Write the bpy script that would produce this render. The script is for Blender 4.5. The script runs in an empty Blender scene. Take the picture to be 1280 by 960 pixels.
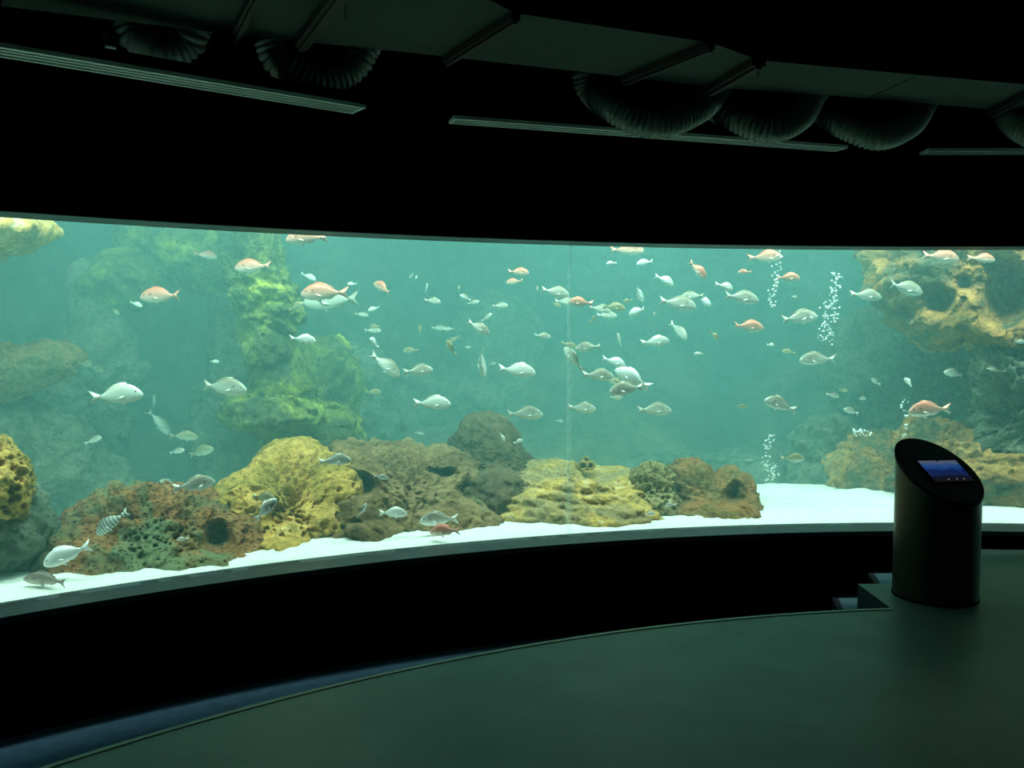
import bpy, bmesh, math, random
import numpy as np
from mathutils import Vector, Matrix

S = bpy.context.scene
COL = S.collection
random.seed(7)

# ------------------------------------------------------------------ camera, world, lights, exposure
F = 1100.0                                   # focal length in pixels of the 1280x960 frame
PITCH = math.atan(68 / F)
EYE = np.array([0.0, 0.0, 1.6])
cam_d = bpy.data.cameras.new('camera'); cam_d.sensor_width = 36; cam_d.lens = F / 1280 * 36
cam_d.clip_start = 0.05; cam_d.clip_end = 100
cam = bpy.data.objects.new('camera', cam_d); COL.objects.link(cam)
cam.location = EYE; cam.rotation_euler = (math.pi / 2 - PITCH, 0, 0)
S.camera = cam
S.view_settings.view_transform = 'Standard'; S.view_settings.look = 'None'
S.view_settings.gamma = 1; S.view_settings.use_curve_mapping = False
S.view_settings.exposure = 0.0
S.cycles.max_bounces = 8; S.cycles.diffuse_bounces = 3; S.cycles.glossy_bounces = 3
S.cycles.volume_bounces = 4; S.cycles.transparent_max_bounces = 24
S.cycles.sample_clamp_indirect = 4.0; S.cycles.caustics_reflective = False; S.cycles.caustics_refractive = False

W = bpy.data.worlds.new('world'); S.world = W; W.use_nodes = True
W.node_tree.nodes['Background'].inputs[0].default_value = (0.5, 0.6, 0.6, 1)
W.node_tree.nodes['Background'].inputs[1].default_value = 0.0

CX, CY, RG = 3.06, -2.90, 9.464              # centre and radius of the curved window's inner face (hall side)
RW = 9.27                                    # hall face of the window wall
SILL, HEAD, AISLE = 0.13, 2.20, -0.51
ROOF, WATER_TOP, RB = 3.55, 3.35, 15.6       # hall ceiling, water level, back of the tank

def pol(r, deg, z=0.0):
    a = math.radians(deg); return (CX + r * math.cos(a), CY + r * math.sin(a), z)

def tank_lamp(r, deg, w, sx=1.5, sy=0.9, z=4.1, col=(0.72, 1.0, 0.87), spread=130, tilt=0):
    l = bpy.data.lights.new('tank_lamp', 'AREA'); l.shape = 'RECTANGLE'; l.size = sx; l.size_y = sy
    l.energy = w; l.color = col; l.spread = math.radians(spread)
    o = bpy.data.objects.new('tank_lamp', l); COL.objects.link(o)
    o.location = pol(r, deg, z); o.rotation_euler = (math.radians(tilt), 0, math.radians(deg - 90))   # tilt > 0 leans the beam away from the panes
    return o
LAMP = 112
for dg in (62, 76, 90, 104, 118, 132, 146):
    tank_lamp(9.82, dg, LAMP, sx=1.7, sy=0.45, tilt=12)
for dg in (66, 82, 98, 114, 130):
    tank_lamp(12.8, dg, LAMP * 0.24)

# ------------------------------------------------------------------ helpers
FW = np.array([0, math.cos(PITCH), -math.sin(PITCH)]); UP = np.array([0, math.sin(PITCH), math.cos(PITCH)]); RT = np.array([1.0, 0, 0])
def ray(px, py): return FW * F + RT * (px - 640) + UP * (480 - py)
def on_z(px, py, z):
    v = ray(px, py); return EYE + v * ((z - EYE[2]) / v[2])
def on_y(px, py, y):
    v = ray(px, py); return EYE + v * (y / v[1])
def on_r(px, py, r):
    """the point of the pixel's sight line on an upright cylinder of radius r about the window's centre"""
    v = ray(px, py); o = EYE[:2] - np.array([CX, CY]); d = v[:2]
    a = d @ d; b = 2 * d @ o; c = o @ o - r * r
    t = (-b + math.sqrt(b * b - 4 * a * c)) / 2 / a
    return EYE + v * t

def mesh_np(name, V, Fc, smooth=True):
    m = bpy.data.meshes.new(name)
    V = np.asarray(V, dtype=np.float32); Fc = np.asarray(Fc, dtype=np.int32)
    n = Fc.shape[1]
    m.vertices.add(len(V)); m.vertices.foreach_set('co', V.ravel())
    m.loops.add(Fc.size); m.loops.foreach_set('vertex_index', Fc.ravel())
    m.polygons.add(len(Fc)); m.polygons.foreach_set('loop_start', np.arange(0, Fc.size, n, dtype=np.int32))
    m.polygons.foreach_set('loop_total', np.full(len(Fc), n, dtype=np.int32))
    m.update(calc_edges=True); m.validate()
    if smooth: m.polygons.foreach_set('use_smooth', np.ones(len(m.polygons), dtype=bool))
    return m

def link(name, mesh, mat=None, parent=None):
    o = bpy.data.objects.new(name, mesh); COL.objects.link(o)
    if mat is not None and mesh is not None and not mesh.materials: mesh.materials.append(mat)
    if parent is not None: o.parent = parent
    return o

def obj(name, bm, mat, parent=None, smooth=False):
    m = bpy.data.meshes.new(name); bmesh.ops.recalc_face_normals(bm, faces=bm.faces)
    bm.to_mesh(m); bm.free()
    if smooth: m.polygons.foreach_set('use_smooth', [True] * len(m.polygons))
    return link(name, m, mat, parent)

def empty(name, loc=(0, 0, 0)):
    o = bpy.data.objects.new(name, None); COL.objects.link(o); o.location = loc; o.empty_display_size = 0.1
    return o

def tag(o, label, cat, group=None, kind=None):
    o['label'] = label; o['category'] = cat
    if group: o['group'] = group
    if kind: o['kind'] = kind
    return o

def struct(o, label=None, cat=None):
    o['kind'] = 'structure'
    if label: o['label'] = label
    if cat: o['category'] = cat
    return o

def prism(pts, z0, z1, bm=None):
    """closed prism over an xy polygon"""
    bm = bm or bmesh.new()
    lo = [bm.verts.new((p[0], p[1], z0)) for p in pts]; hi = [bm.verts.new((p[0], p[1], z1)) for p in pts]
    n = len(pts)
    bm.faces.new(hi); bm.faces.new(lo[::-1])
    for i in range(n):
        j = (i + 1) % n; bm.faces.new((lo[i], lo[j], hi[j], hi[i]))
    return bm

def arc_wall(r0, r1, a0, a1, z0, z1, n=96, bm=None):
    """curved block between two radii"""
    bm = bm or bmesh.new(); rows = []
    for i in range(n + 1):
        a = a0 + (a1 - a0) * i / n
        rows.append([bm.verts.new(pol(r, a, z)) for r, z in ((r0, z0), (r1, z0), (r1, z1), (r0, z1))])
    for A, B in zip(rows, rows[1:]):
        for k in range(4):
            l = (k + 1) % 4; bm.faces.new((A[k], A[l], B[l], B[k]))
    bm.faces.new(rows[0]); bm.faces.new(rows[-1][::-1])
    return bm

def box(bm, c, s, rot=None):
    M = Matrix.Translation(c)
    if rot is not None: M = M @ rot
    M = M @ Matrix.Diagonal((s[0], s[1], s[2], 1))
    return bmesh.ops.create_cube(bm, size=1, matrix=M)['verts']

# ---- numpy noise
def _hash(x, y, z, s):
    h = (x.astype(np.int64) * 73856093) ^ (y.astype(np.int64) * 19349663) ^ (z.astype(np.int64) * 83492791) ^ (s * 2654435761)
    h &= 0x7fffffff; h = (h ^ (h >> 13)) * 1274126177 & 0x7fffffff; h ^= h >> 16
    return (h & 0xffff) / 32767.5 - 1.0
def vnoise(P, s=0):
    I = np.floor(P); f = P - I; f = f * f * f * (f * (f * 6 - 15) + 10)
    x, y, z = I[:, 0], I[:, 1], I[:, 2]; r = 0
    for dx in (0, 1):
        for dy in (0, 1):
            for dz in (0, 1):
                w = (f[:, 0] if dx else 1 - f[:, 0]) * (f[:, 1] if dy else 1 - f[:, 1]) * (f[:, 2] if dz else 1 - f[:, 2])
                r = r + w * _hash(x + dx, y + dy, z + dz, s)
    return r
def fbm(P, octv=5, s=0, gain=0.5):
    r = 0; a = 1.0
    for k in range(octv):
        r = r + a * vnoise(P * 2.03 ** k + 17.3 * k, s + k); a *= gain
    return r

# ---- materials
def mat(name): 
    m = bpy.data.materials.new(name); m.use_nodes = True
    nt = m.node_tree; return m, nt, nt.nodes['Principled BSDF']
def nd(nt, t, **kw):
    n = nt.nodes.new(t)
    for k, v in kw.items():
        if k in n.inputs: n.inputs[k].default_value = v
        else: setattr(n, k, v)
    return n
def ramp(nt, stops, interp='LINEAR'):
    r = nt.nodes.new('ShaderNodeValToRGB'); e = r.color_ramp.elements; r.color_ramp.interpolation = interp
    while len(e) < len(stops): e.new(0.5)
    for x, (p, c) in zip(e, stops): x.position = p; x.color = (*c, 1)
    return r

def plain(name, col, rough=0.6, var=0.15, scale=8.0, bump=0.0, metal=0.0, spec=0.5, bscale=60):
    m, nt, b = mat(name); L = nt.links.new
    tc = nd(nt, 'ShaderNodeTexCoord')
    n = nd(nt, 'ShaderNodeTexNoise', Scale=scale, Detail=6.0); L(tc.outputs['Object'], n.inputs['Vector'])
    r = ramp(nt, [(0.3, [c * (1 - var) for c in col]), (0.7, [min(1, c * (1 + var)) for c in col])])
    L(n.outputs['Fac'], r.inputs[0]); L(r.outputs[0], b.inputs['Base Color'])
    b.inputs['Roughness'].default_value = rough; b.inputs['Metallic'].default_value = metal
    b.inputs['Specular IOR Level'].default_value = spec
    if bump:
        n2 = nd(nt, 'ShaderNodeTexNoise', Scale=bscale, Detail=4.0); L(tc.outputs['Object'], n2.inputs['Vector'])
        bp = nd(nt, 'ShaderNodeBump', Strength=bump, Distance=0.01); L(n2.outputs['Fac'], bp.inputs['Height']); L(bp.outputs[0], b.inputs['Normal'])
    return m

def rock_mat(name, cols, scale=2.2, pore=30.0, pore_amt=0.5, warp=0.6, patch=None):
    """rock: encrusting growth in patches of a few colours, fine grain and pores as relief"""
    m, nt, b = mat(name); L = nt.links.new
    tc = nd(nt, 'ShaderNodeTexCoord')
    n1 = nd(nt, 'ShaderNodeTexNoise', Scale=scale, Detail=8.0, Roughness=0.65, Distortion=warp); L(tc.outputs['Object'], n1.inputs['Vector'])
    k = len(cols)
    r1 = ramp(nt, [(0.30 + 0.40 * i / (k - 1), c) for i, c in enumerate(cols)]); L(n1.outputs['Fac'], r1.inputs[0])
    n2 = nd(nt, 'ShaderNodeTexNoise', Scale=scale * 9, Detail=6.0, Roughness=0.7); L(tc.outputs['Object'], n2.inputs['Vector'])
    r2 = ramp(nt, [(0.34, (0.45, 0.45, 0.45)), (0.66, (1.35, 1.35, 1.3))]); L(n2.outputs['Fac'], r2.inputs[0])
    mx = nd(nt, 'ShaderNodeMix', data_type='RGBA', blend_type='MULTIPLY'); mx.inputs[0].default_value = 0.8
    L(r1.outputs[0], mx.inputs[6]); L(r2.outputs[0], mx.inputs[7])
    out = mx.outputs[2]
    if patch:
        n3 = nd(nt, 'ShaderNodeTexNoise', Scale=scale * 0.8, Detail=5.0); 
        mp = nd(nt, 'ShaderNodeMapping'); mp.inputs['Location'].default_value = (4.2, 9.1, 3.3)
        L(tc.outputs['Object'], mp.inputs[0]); L(mp.outputs[0], n3.inputs['Vector'])
        r3 = ramp(nt, [(0.52, (0, 0, 0)), (0.60, (1, 1, 1))]); L(n3.outputs['Fac'], r3.inputs[0])
        m2 = nd(nt, 'ShaderNodeMix', data_type='RGBA'); L(r3.outputs[0], m2.inputs[0]); L(out, m2.inputs[6]); m2.inputs[7].default_value = (*patch, 1)
        out = m2.outputs[2]
    L(out, b.inputs['Base Color'])
    b.inputs['Roughness'].default_value = 0.9; b.inputs['Specular IOR Level'].default_value = 0.15
    v = nd(nt, 'ShaderNodeTexVoronoi', Scale=pore, feature='F1', Randomness=1.0); L(tc.outputs['Object'], v.inputs['Vector'])
    rv = ramp(nt, [(0.12, (0, 0, 0)), (0.42, (1, 1, 1))]); L(v.outputs['Distance'], rv.inputs[0])
    b1 = nd(nt, 'ShaderNodeBump', Strength=pore_amt, Distance=0.03); L(rv.outputs[0], b1.inputs['Height'])
    n4 = nd(nt, 'ShaderNodeTexNoise', Scale=45.0, Detail=6.0, Roughness=0.7); L(tc.outputs['Object'], n4.inputs['Vector'])
    b2 = nd(nt, 'ShaderNodeBump', Strength=0.7, Distance=0.02); L(n4.outputs['Fac'], b2.inputs['Height']); L(b1.outputs[0], b2.inputs['Normal'])
    L(b2.outputs[0], b.inputs['Normal'])
    return m

M = {}
M['black'] = plain('matt_black_paint', (0.0015, 0.0015, 0.0015), 1.0, 0.1, spec=0.0)
M['fascia'] = plain('black_wall_paint', (0.005, 0.005, 0.0055), 0.9, 0.1, spec=0.03)
M['ledge'] = plain('grey_ledge_laminate', (0.04, 0.06, 0.065), 0.5, 0.06)
M['deck'] = plain('grey_linoleum', (0.125, 0.165, 0.14), 0.42, 0.16, 3.0, 0.08, spec=0.4)
M['carpet'] = plain('blue_floor_covering', (0.08, 0.145, 0.24), 0.8, 0.15, 14.0, 0.25, spec=0.15)
M['step'] = plain('blue_grey_tread', (0.17, 0.28, 0.36), 0.6, 0.1)
M['nosing'] = plain('dark_stair_nosing', (0.03, 0.035, 0.05), 0.5)
M['edge'] = plain('olive_edge_strip', (0.30, 0.31, 0.22), 0.45)
M['panel'] = plain('grey_ceiling_panel', (0.055, 0.082, 0.068), 0.8, 0.06, 20, spec=0.1)
M['rail'] = plain('dark_steel_rail', (0.035, 0.033, 0.03), 0.6, metal=0.3)
M['white_metal'] = plain('white_enamelled_aluminium', (0.86, 1.0, 0.93), 0.4, 0.02)
M['slot'] = plain('dark_slot', (0.02, 0.02, 0.02), 0.8)
M['duct'] = plain('flexible_duct_foil', (0.20, 0.25, 0.22), 0.45, 0.1, metal=0.2)
M['bronze'] = plain('dark_bronze_sheet', (0.06, 0.045, 0.03), 0.38, 0.2, 6, metal=0.55)
M['gloss_black'] = plain('dark_top_plate', (0.006, 0.006, 0.007), 0.6, spec=0.08)

# ------------------------------------------------------------------ hall shell
A0, A1 = 48.0, 168.0                          # the window's sweep
def arc_pts(r, a0, a1, n=72): return [pol(r, a0 + (a1 - a0) * i / n)[:2] for i in range(n + 1)]

struct(obj('wall_front', arc_wall(RW, RG + 0.08, A0, A1, HEAD, 4.7), M['fascia']), 'black painted bulkhead wall above the curved aquarium window', 'wall')
struct(obj('wall_parapet', arc_wall(RW, RG + 0.25, A0, A1, AISLE - 0.3, SILL - 0.035), M['fascia']), 'low black parapet wall beneath the curved aquarium window', 'wall')
hall = [pol(RW + 0.05, A0)[:2], (9.6, -5.5), (-6.5, -5.5)] + arc_pts(RW + 0.05, A1, A0)[:-1]
def flat(pts, z0, z1): return prism(pts, z0, z1)
struct(obj('ceiling', flat([(p[0], p[1]) for p in hall], ROOF, ROOF + 0.1), M['black']), 'dark ceiling slab over the viewing hall', 'ceiling')
struct(obj('floor_aisle', flat([(p[0], p[1]) for p in hall], AISLE - 0.3, AISLE), M['carpet']), 'sunken blue aisle floor curving along the window parapet', 'floor')
pR = pol(RW, A0); pL = pol(RW, A1)
def wall_seg(a, b, z0, z1, t=0.15):
    a = np.array(a[:2]); b = np.array(b[:2]); d = (b - a) / np.linalg.norm(b - a); n = np.array([-d[1], d[0]]) * t
    return prism([a, b, b + n, a + n], z0, z1)
struct(obj('wall_right', wall_seg((9.6, -5.5), pR, AISLE - 0.3, ROOF + 0.1, -0.15), M['fascia']), 'dark side wall of the hall beyond the window end', 'wall')
struct(obj('wall_back', wall_seg((-6.5, -5.5), (9.6, -5.5), AISLE - 0.3, ROOF + 0.1, -0.15), M['fascia']), 'dark rear wall of the viewing hall', 'wall')
struct(obj('wall_left', wall_seg(pL, (-6.5, -5.5), AISLE - 0.3, ROOF + 0.1, -0.15), M['fascia']), 'dark side wall of the hall at the window start', 'wall')

# raised deck with its curved edge, the notch for the stairs and the flat run up to the window
DC = np.array([2.868, -1.534]); DR = 6.537
def deck_edge(r, x_end=2.18, n=70):
    a_end = math.acos((x_end - DC[0]) / r)
    return [(DC[0] + r * math.cos(a_end + (math.radians(212) - a_end) * i / n), DC[1] + r * math.sin(a_end + (math.radians(212) - a_end) * i / n)) for i in range(n + 1)]
SX, SY = 2.92, 5.46                           # stair well: deck starts again at x = SX; near side at y = SY
a_s = math.degrees(math.acos((SX - CX) / RW))
deck = [(2.18, SY), (SX, SY)] + [pol(RW - 0.002, a_s + (A0 - a_s) * i / 40)[:2] for i in range(41)] + [(9.5, -5.4), (-2.4, -5.4)] + deck_edge(DR)[::-1]
dk = obj('floor_deck', flat(deck, AISLE, 0.0), M['deck']); dk.data.materials.append(M['nosing'])   # dark upstand below the walking surface
for p_ in dk.data.polygons: p_.material_index = 0 if p_.normal.z > 0.5 else 1
struct(dk, 'raised grey-green viewing deck with a curved edge', 'floor')
# edge strip along the deck
def ribbon(inner, outer, z0, z1):
    bm = bmesh.new(); rows = []
    for a, b in zip(inner, outer): rows.append([bm.verts.new((*a, z0)), bm.verts.new((*b, z0)), bm.verts.new((*b, z1)), bm.verts.new((*a, z1))])
    for A, B in zip(rows, rows[1:]):
        for k in range(4): bm.faces.new((A[k], A[(k + 1) % 4], B[(k + 1) % 4], B[k]))
    bm.faces.new(rows[0]); bm.faces.new(rows[-1][::-1]); return bm
struct(obj('trim_1', ribbon(deck_edge(DR - 0.022), deck_edge(DR + 0.004), -0.02, 0.004), M['edge']), 'thin pale edge strip along the curved deck', 'trim')

# stairs from the deck down to the aisle
stairs = struct(empty('stairs', (2.4, 6.0, AISLE)), 'short flight of blue steps between deck and sunken aisle', 'stairs')
def step_block(xl0, xl1, z, name='step'):
    pts = [(xl0, SY + 0.003), (SX - 0.002, SY + 0.003), (SX - 0.002, 6.36), (xl1, 6.36)]
    o = obj(name, prism([(p[0] - 2.4, p[1] - 6.0) for p in pts], 0.0, z - AISLE), M['step'], stairs)
    bm = prism([(xl0 - 2.4 - 0.012, SY + 0.003 - 6), (xl0 - 2.4 + 0.03, SY + 0.003 - 6), (xl1 - 2.4 + 0.03, 0.36), (xl1 - 2.4 - 0.012, 0.36)], z - AISLE - 0.06, z - AISLE + 0.004)
    nz = obj('nosing', bm, M['nosing'], o); return o
step_block(2.40, 2.615, -0.17); step_block(2.14, 2.355, -0.34)

# ------------------------------------------------------------------ window: ledge, head, two panes, joint
win = struct(empty('window_1', pol(RG, 105, SILL)), 'long curved acrylic aquarium window set in a dark wall', 'window')
def win_part(name, bm, m):
    o = obj(name, bm, m, win, smooth=False); 
    o.data.transform(Matrix.Translation(-Vector(win.location))); return o
win_part('sill_ledge', arc_wall(RW - 0.012, RG + 0.08, A0, A1, SILL - 0.035, SILL), M['ledge'])
win_part('head_trim', arc_wall(RW + 0.002, RG + 0.08, A0, A1, HEAD - 0.006, HEAD + 0.0), M['ledge'])
gm, nt, b = mat('clear_acrylic'); nt.nodes.remove(b); out = nt.nodes['Material Output']
tr = nd(nt, 'ShaderNodeBsdfTransparent'); tr.inputs[0].default_value = (0.955, 0.99, 0.975, 1)
gl = nd(nt, 'ShaderNodeBsdfGlossy', Roughness=0.03); fr = nd(nt, 'ShaderNodeFresnel', IOR=1.35); mx = nd(nt, 'ShaderNodeMixShader')
ge = nd(nt, 'ShaderNodeNewGeometry'); iv = nd(nt, 'ShaderNodeMath', operation='SUBTRACT'); iv.inputs[0].default_value = 1.0; mu = nd(nt, 'ShaderNodeMath', operation='MULTIPLY')   # reflect at the entry face only: the pane does not bend light
nt.links.new(ge.outputs['Backfacing'], iv.inputs[1]); nt.links.new(iv.outputs[0], mu.inputs[0]); nt.links.new(fr.outputs[0], mu.inputs[1])
for a, c in ((mu.outputs[0], mx.inputs[0]), (tr.outputs[0], mx.inputs[1]), (gl.outputs[0], mx.inputs[2]), (mx.outputs[0], out.inputs[0])): nt.links.new(a, c)
jm, nt, b = mat('bonded_joint'); out = nt.nodes['Material Output']; b.inputs['Base Color'].default_value = (0.85, 0.95, 0.9, 1); b.inputs['Roughness'].default_value = 0.4
nt.nodes.remove(b); b = nd(nt, 'ShaderNodeBsdfTranslucent'); b.inputs[0].default_value = (0.9, 0.97, 0.95, 1)
tr = nd(nt, 'ShaderNodeBsdfTransparent'); mx = nd(nt, 'ShaderNodeMixShader'); mx.inputs[0].default_value = 0.20
for a, c in ((tr.outputs[0], mx.inputs[1]), (b.outputs[0], mx.inputs[2]), (mx.outputs[0], out.inputs[0])): nt.links.new(a, c)
jp = on_r(713, 430, RG); A_J = math.degrees(math.atan2(jp[1] - CY, jp[0] - CX))
A_J2 = A_J + 38.0
HALF = 0.045
win_part('pane', arc_wall(RG, RG + 0.05, A0, A_J - HALF, SILL, HEAD - 0.006, 60), gm)
win_part('pane', arc_wall(RG, RG + 0.05, A_J + HALF, A_J2 - HALF, SILL, HEAD - 0.006, 60), gm)
win_part('pane', arc_wall(RG, RG + 0.05, A_J2 + HALF, A1, SILL, HEAD - 0.006, 40), gm)
for aj in (A_J, A_J2):
    win_part('joint', arc_wall(RG, RG + 0.05, aj - HALF, aj + HALF, SILL, HEAD - 0.006, 2), jm)

# ------------------------------------------------------------------ tank shell
RI = RG + 0.06
TA0, TA1 = 46.0, 158.0
def relief(r_fn, a0, a1, z0, z1, na, nz, amp, seed, scale):
    A = np.linspace(a0, a1, na); Z = np.linspace(z0, z1, nz); AA, ZZ = np.meshgrid(A, Z, indexing='ij')
    a = np.radians(AA.ravel()); z = ZZ.ravel()
    P = np.stack([CX + RB * np.cos(a), CY + RB * np.sin(a), z], 1)
    d = fbm(P * scale, 5, seed) * amp + np.abs(fbm(P * scale * 2.2, 3, seed + 9)) * amp * 0.5
    foot = np.clip((1.5 - z) / 1.6, 0, 1) ** 1.3 * 2.9 * (0.75 + 0.35 * vnoise(P * 0.7, seed + 30))
    r = RB - 0.25 - np.clip(d + amp * 0.6, 0, None) - foot
    V = np.stack([CX + r * np.cos(a), CY + r * np.sin(a), z], 1)
    i = np.arange((na) * (nz)).reshape(na, nz)
    Q = np.stack([i[:-1, :-1].ravel(), i[1:, :-1].ravel(), i[1:, 1:].ravel(), i[:-1, 1:].ravel()], 1)
    return V, Q
M['rock_back'] = rock_mat('deep_rockwork', [(0.03, 0.05, 0.045), (0.07, 0.08, 0.06), (0.15, 0.14, 0.09), (0.09, 0.10, 0.085)], 0.7, 10, 0.5)
V, Q = relief(None, TA0, TA1, -0.3, 4.6, 300, 90, 0.55, 3, 0.8)
wb = link('wall_rockwork', mesh_np('wall_rockwork', V, Q), M['rock_back']); struct(wb, 'rugged artificial rock wall at the rear of the tank', 'wall')
md = wb.modifiers.new('thickness', 'SOLIDIFY'); md.thickness = 0.25; md.offset = 1
for nm, a in (('wall_tank_right', TA0), ('wall_tank_left', TA1)):
    p, q = pol(RI + 0.05, a), pol(RB + 0.1, a)
    struct(obj(nm, wall_seg(p, q, -0.3, 4.6, 0.15 if nm.endswith('left') else -0.15), M['rock_back']), 'rock-coated end wall of the tank, ' + ('beyond the outcrop' if nm.endswith('right') else 'beyond the yellow rock'), 'wall')
struct(obj('floor_tank', arc_wall(RI, RB, TA0, TA1, -0.35, -0.2), M['rock_back']), 'concrete tank base under the sand', 'floor')

# sand bed
def sand_height(P):
    h = 0.125 + 0.035 * vnoise(P * 0.9, 4) + 0.022 * vnoise(P * 4.1, 5) + 0.007 * vnoise(P * 13, 6)
    r = np.hypot(P[:, 0] - CX, P[:, 1] - CY)
    h = h - np.clip((r - 11.25) / 1.2, 0, 1) * 0.32
    k = np.clip((r - RI) / 0.35, 0, 1)
    return h * k + (SILL - 0.012 + 0.006 * vnoise(P * 11, 8)) * (1 - k)
sa = np.radians(np.linspace(TA0, TA1, 620)); sr = RI + (13.4 - RI) * np.linspace(0, 1, 150) ** 1.6
AA, RR = np.meshgrid(sa, sr, indexing='ij')
P = np.stack([CX + RR.ravel() * np.cos(AA.ravel()), CY + RR.ravel() * np.sin(AA.ravel()), np.zeros(RR.size)], 1)
P[:, 2] = sand_height(P)
i = np.arange(P.shape[0]).reshape(620, 150)
Q = np.stack([i[:-1, :-1].ravel(), i[:-1, 1:].ravel(), i[1:, 1:].ravel(), i[1:, :-1].ravel()], 1)
M['sand'] = plain('pale_coral_sand', (0.80, 0.80, 0.74), 0.95, 0.12, 40, 0.6, spec=0.1, bscale=120)
sd = link('sand_bed', mesh_np('sand_bed', P, Q), M['sand']); tag(sd, 'pale white sand covering the tank floor', 'sand', kind='stuff')

# water filling the tank: a body of haze between the panes and the rock wall
wm = bpy.data.materials.new('sea_water'); wm.use_nodes = True; nt = wm.node_tree; nt.nodes.clear()
out = nt.nodes.new('ShaderNodeOutputMaterial')
sc = nd(nt, 'ShaderNodeVolumeScatter', Density=0.16, Anisotropy=0.1); sc.inputs['Color'].default_value = (0.36, 0.80, 0.78, 1)
ab = nd(nt, 'ShaderNodeVolumeAbsorption', Density=0.12); ab.inputs['Color'].default_value = (0.16, 0.88, 0.86, 1)
ad = nt.nodes.new('ShaderNodeAddShader')
nt.links.new(sc.outputs[0], ad.inputs[0]); nt.links.new(ab.outputs[0], ad.inputs[1]); nt.links.new(ad.outputs[0], out.inputs['Volume'])
wo = obj('water', arc_wall(RI, RB - 0.05, TA0 + 0.05, TA1 - 0.05, -0.19, WATER_TOP, 120), wm)
tag(wo, 'hazy green-blue sea water filling the tank', 'water', kind='structure')

# ------------------------------------------------------------------ rocks
_ico = {}
def ico(l):
    if l not in _ico:
        bm = bmesh.new(); bmesh.ops.create_icosphere(bm, subdivisions=l, radius=1)
        V = np.array([v.co[:] for v in bm.verts]); Fc = np.array([[v.index for v in f.verts] for f in bm.faces]); bm.free()
        E = np.concatenate([Fc[:, [0, 1]], Fc[:, [1, 2]], Fc[:, [2, 0]]])
        V /= np.linalg.norm(V, axis=1)[:, None]
        _ico[l] = (V, Fc, E)
    return _ico[l]

def blob(px, py, r, rx, ry, rd, tilt=0):
    """ellipsoid: seen at a pixel on the cylinder r, half sizes rx, ry in pixels there and rd metres in depth"""
    c = on_r(px, py, r); s = (c[1]) / F
    return (c, np.array([rx * s, rd, ry * s]), tilt)

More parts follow.
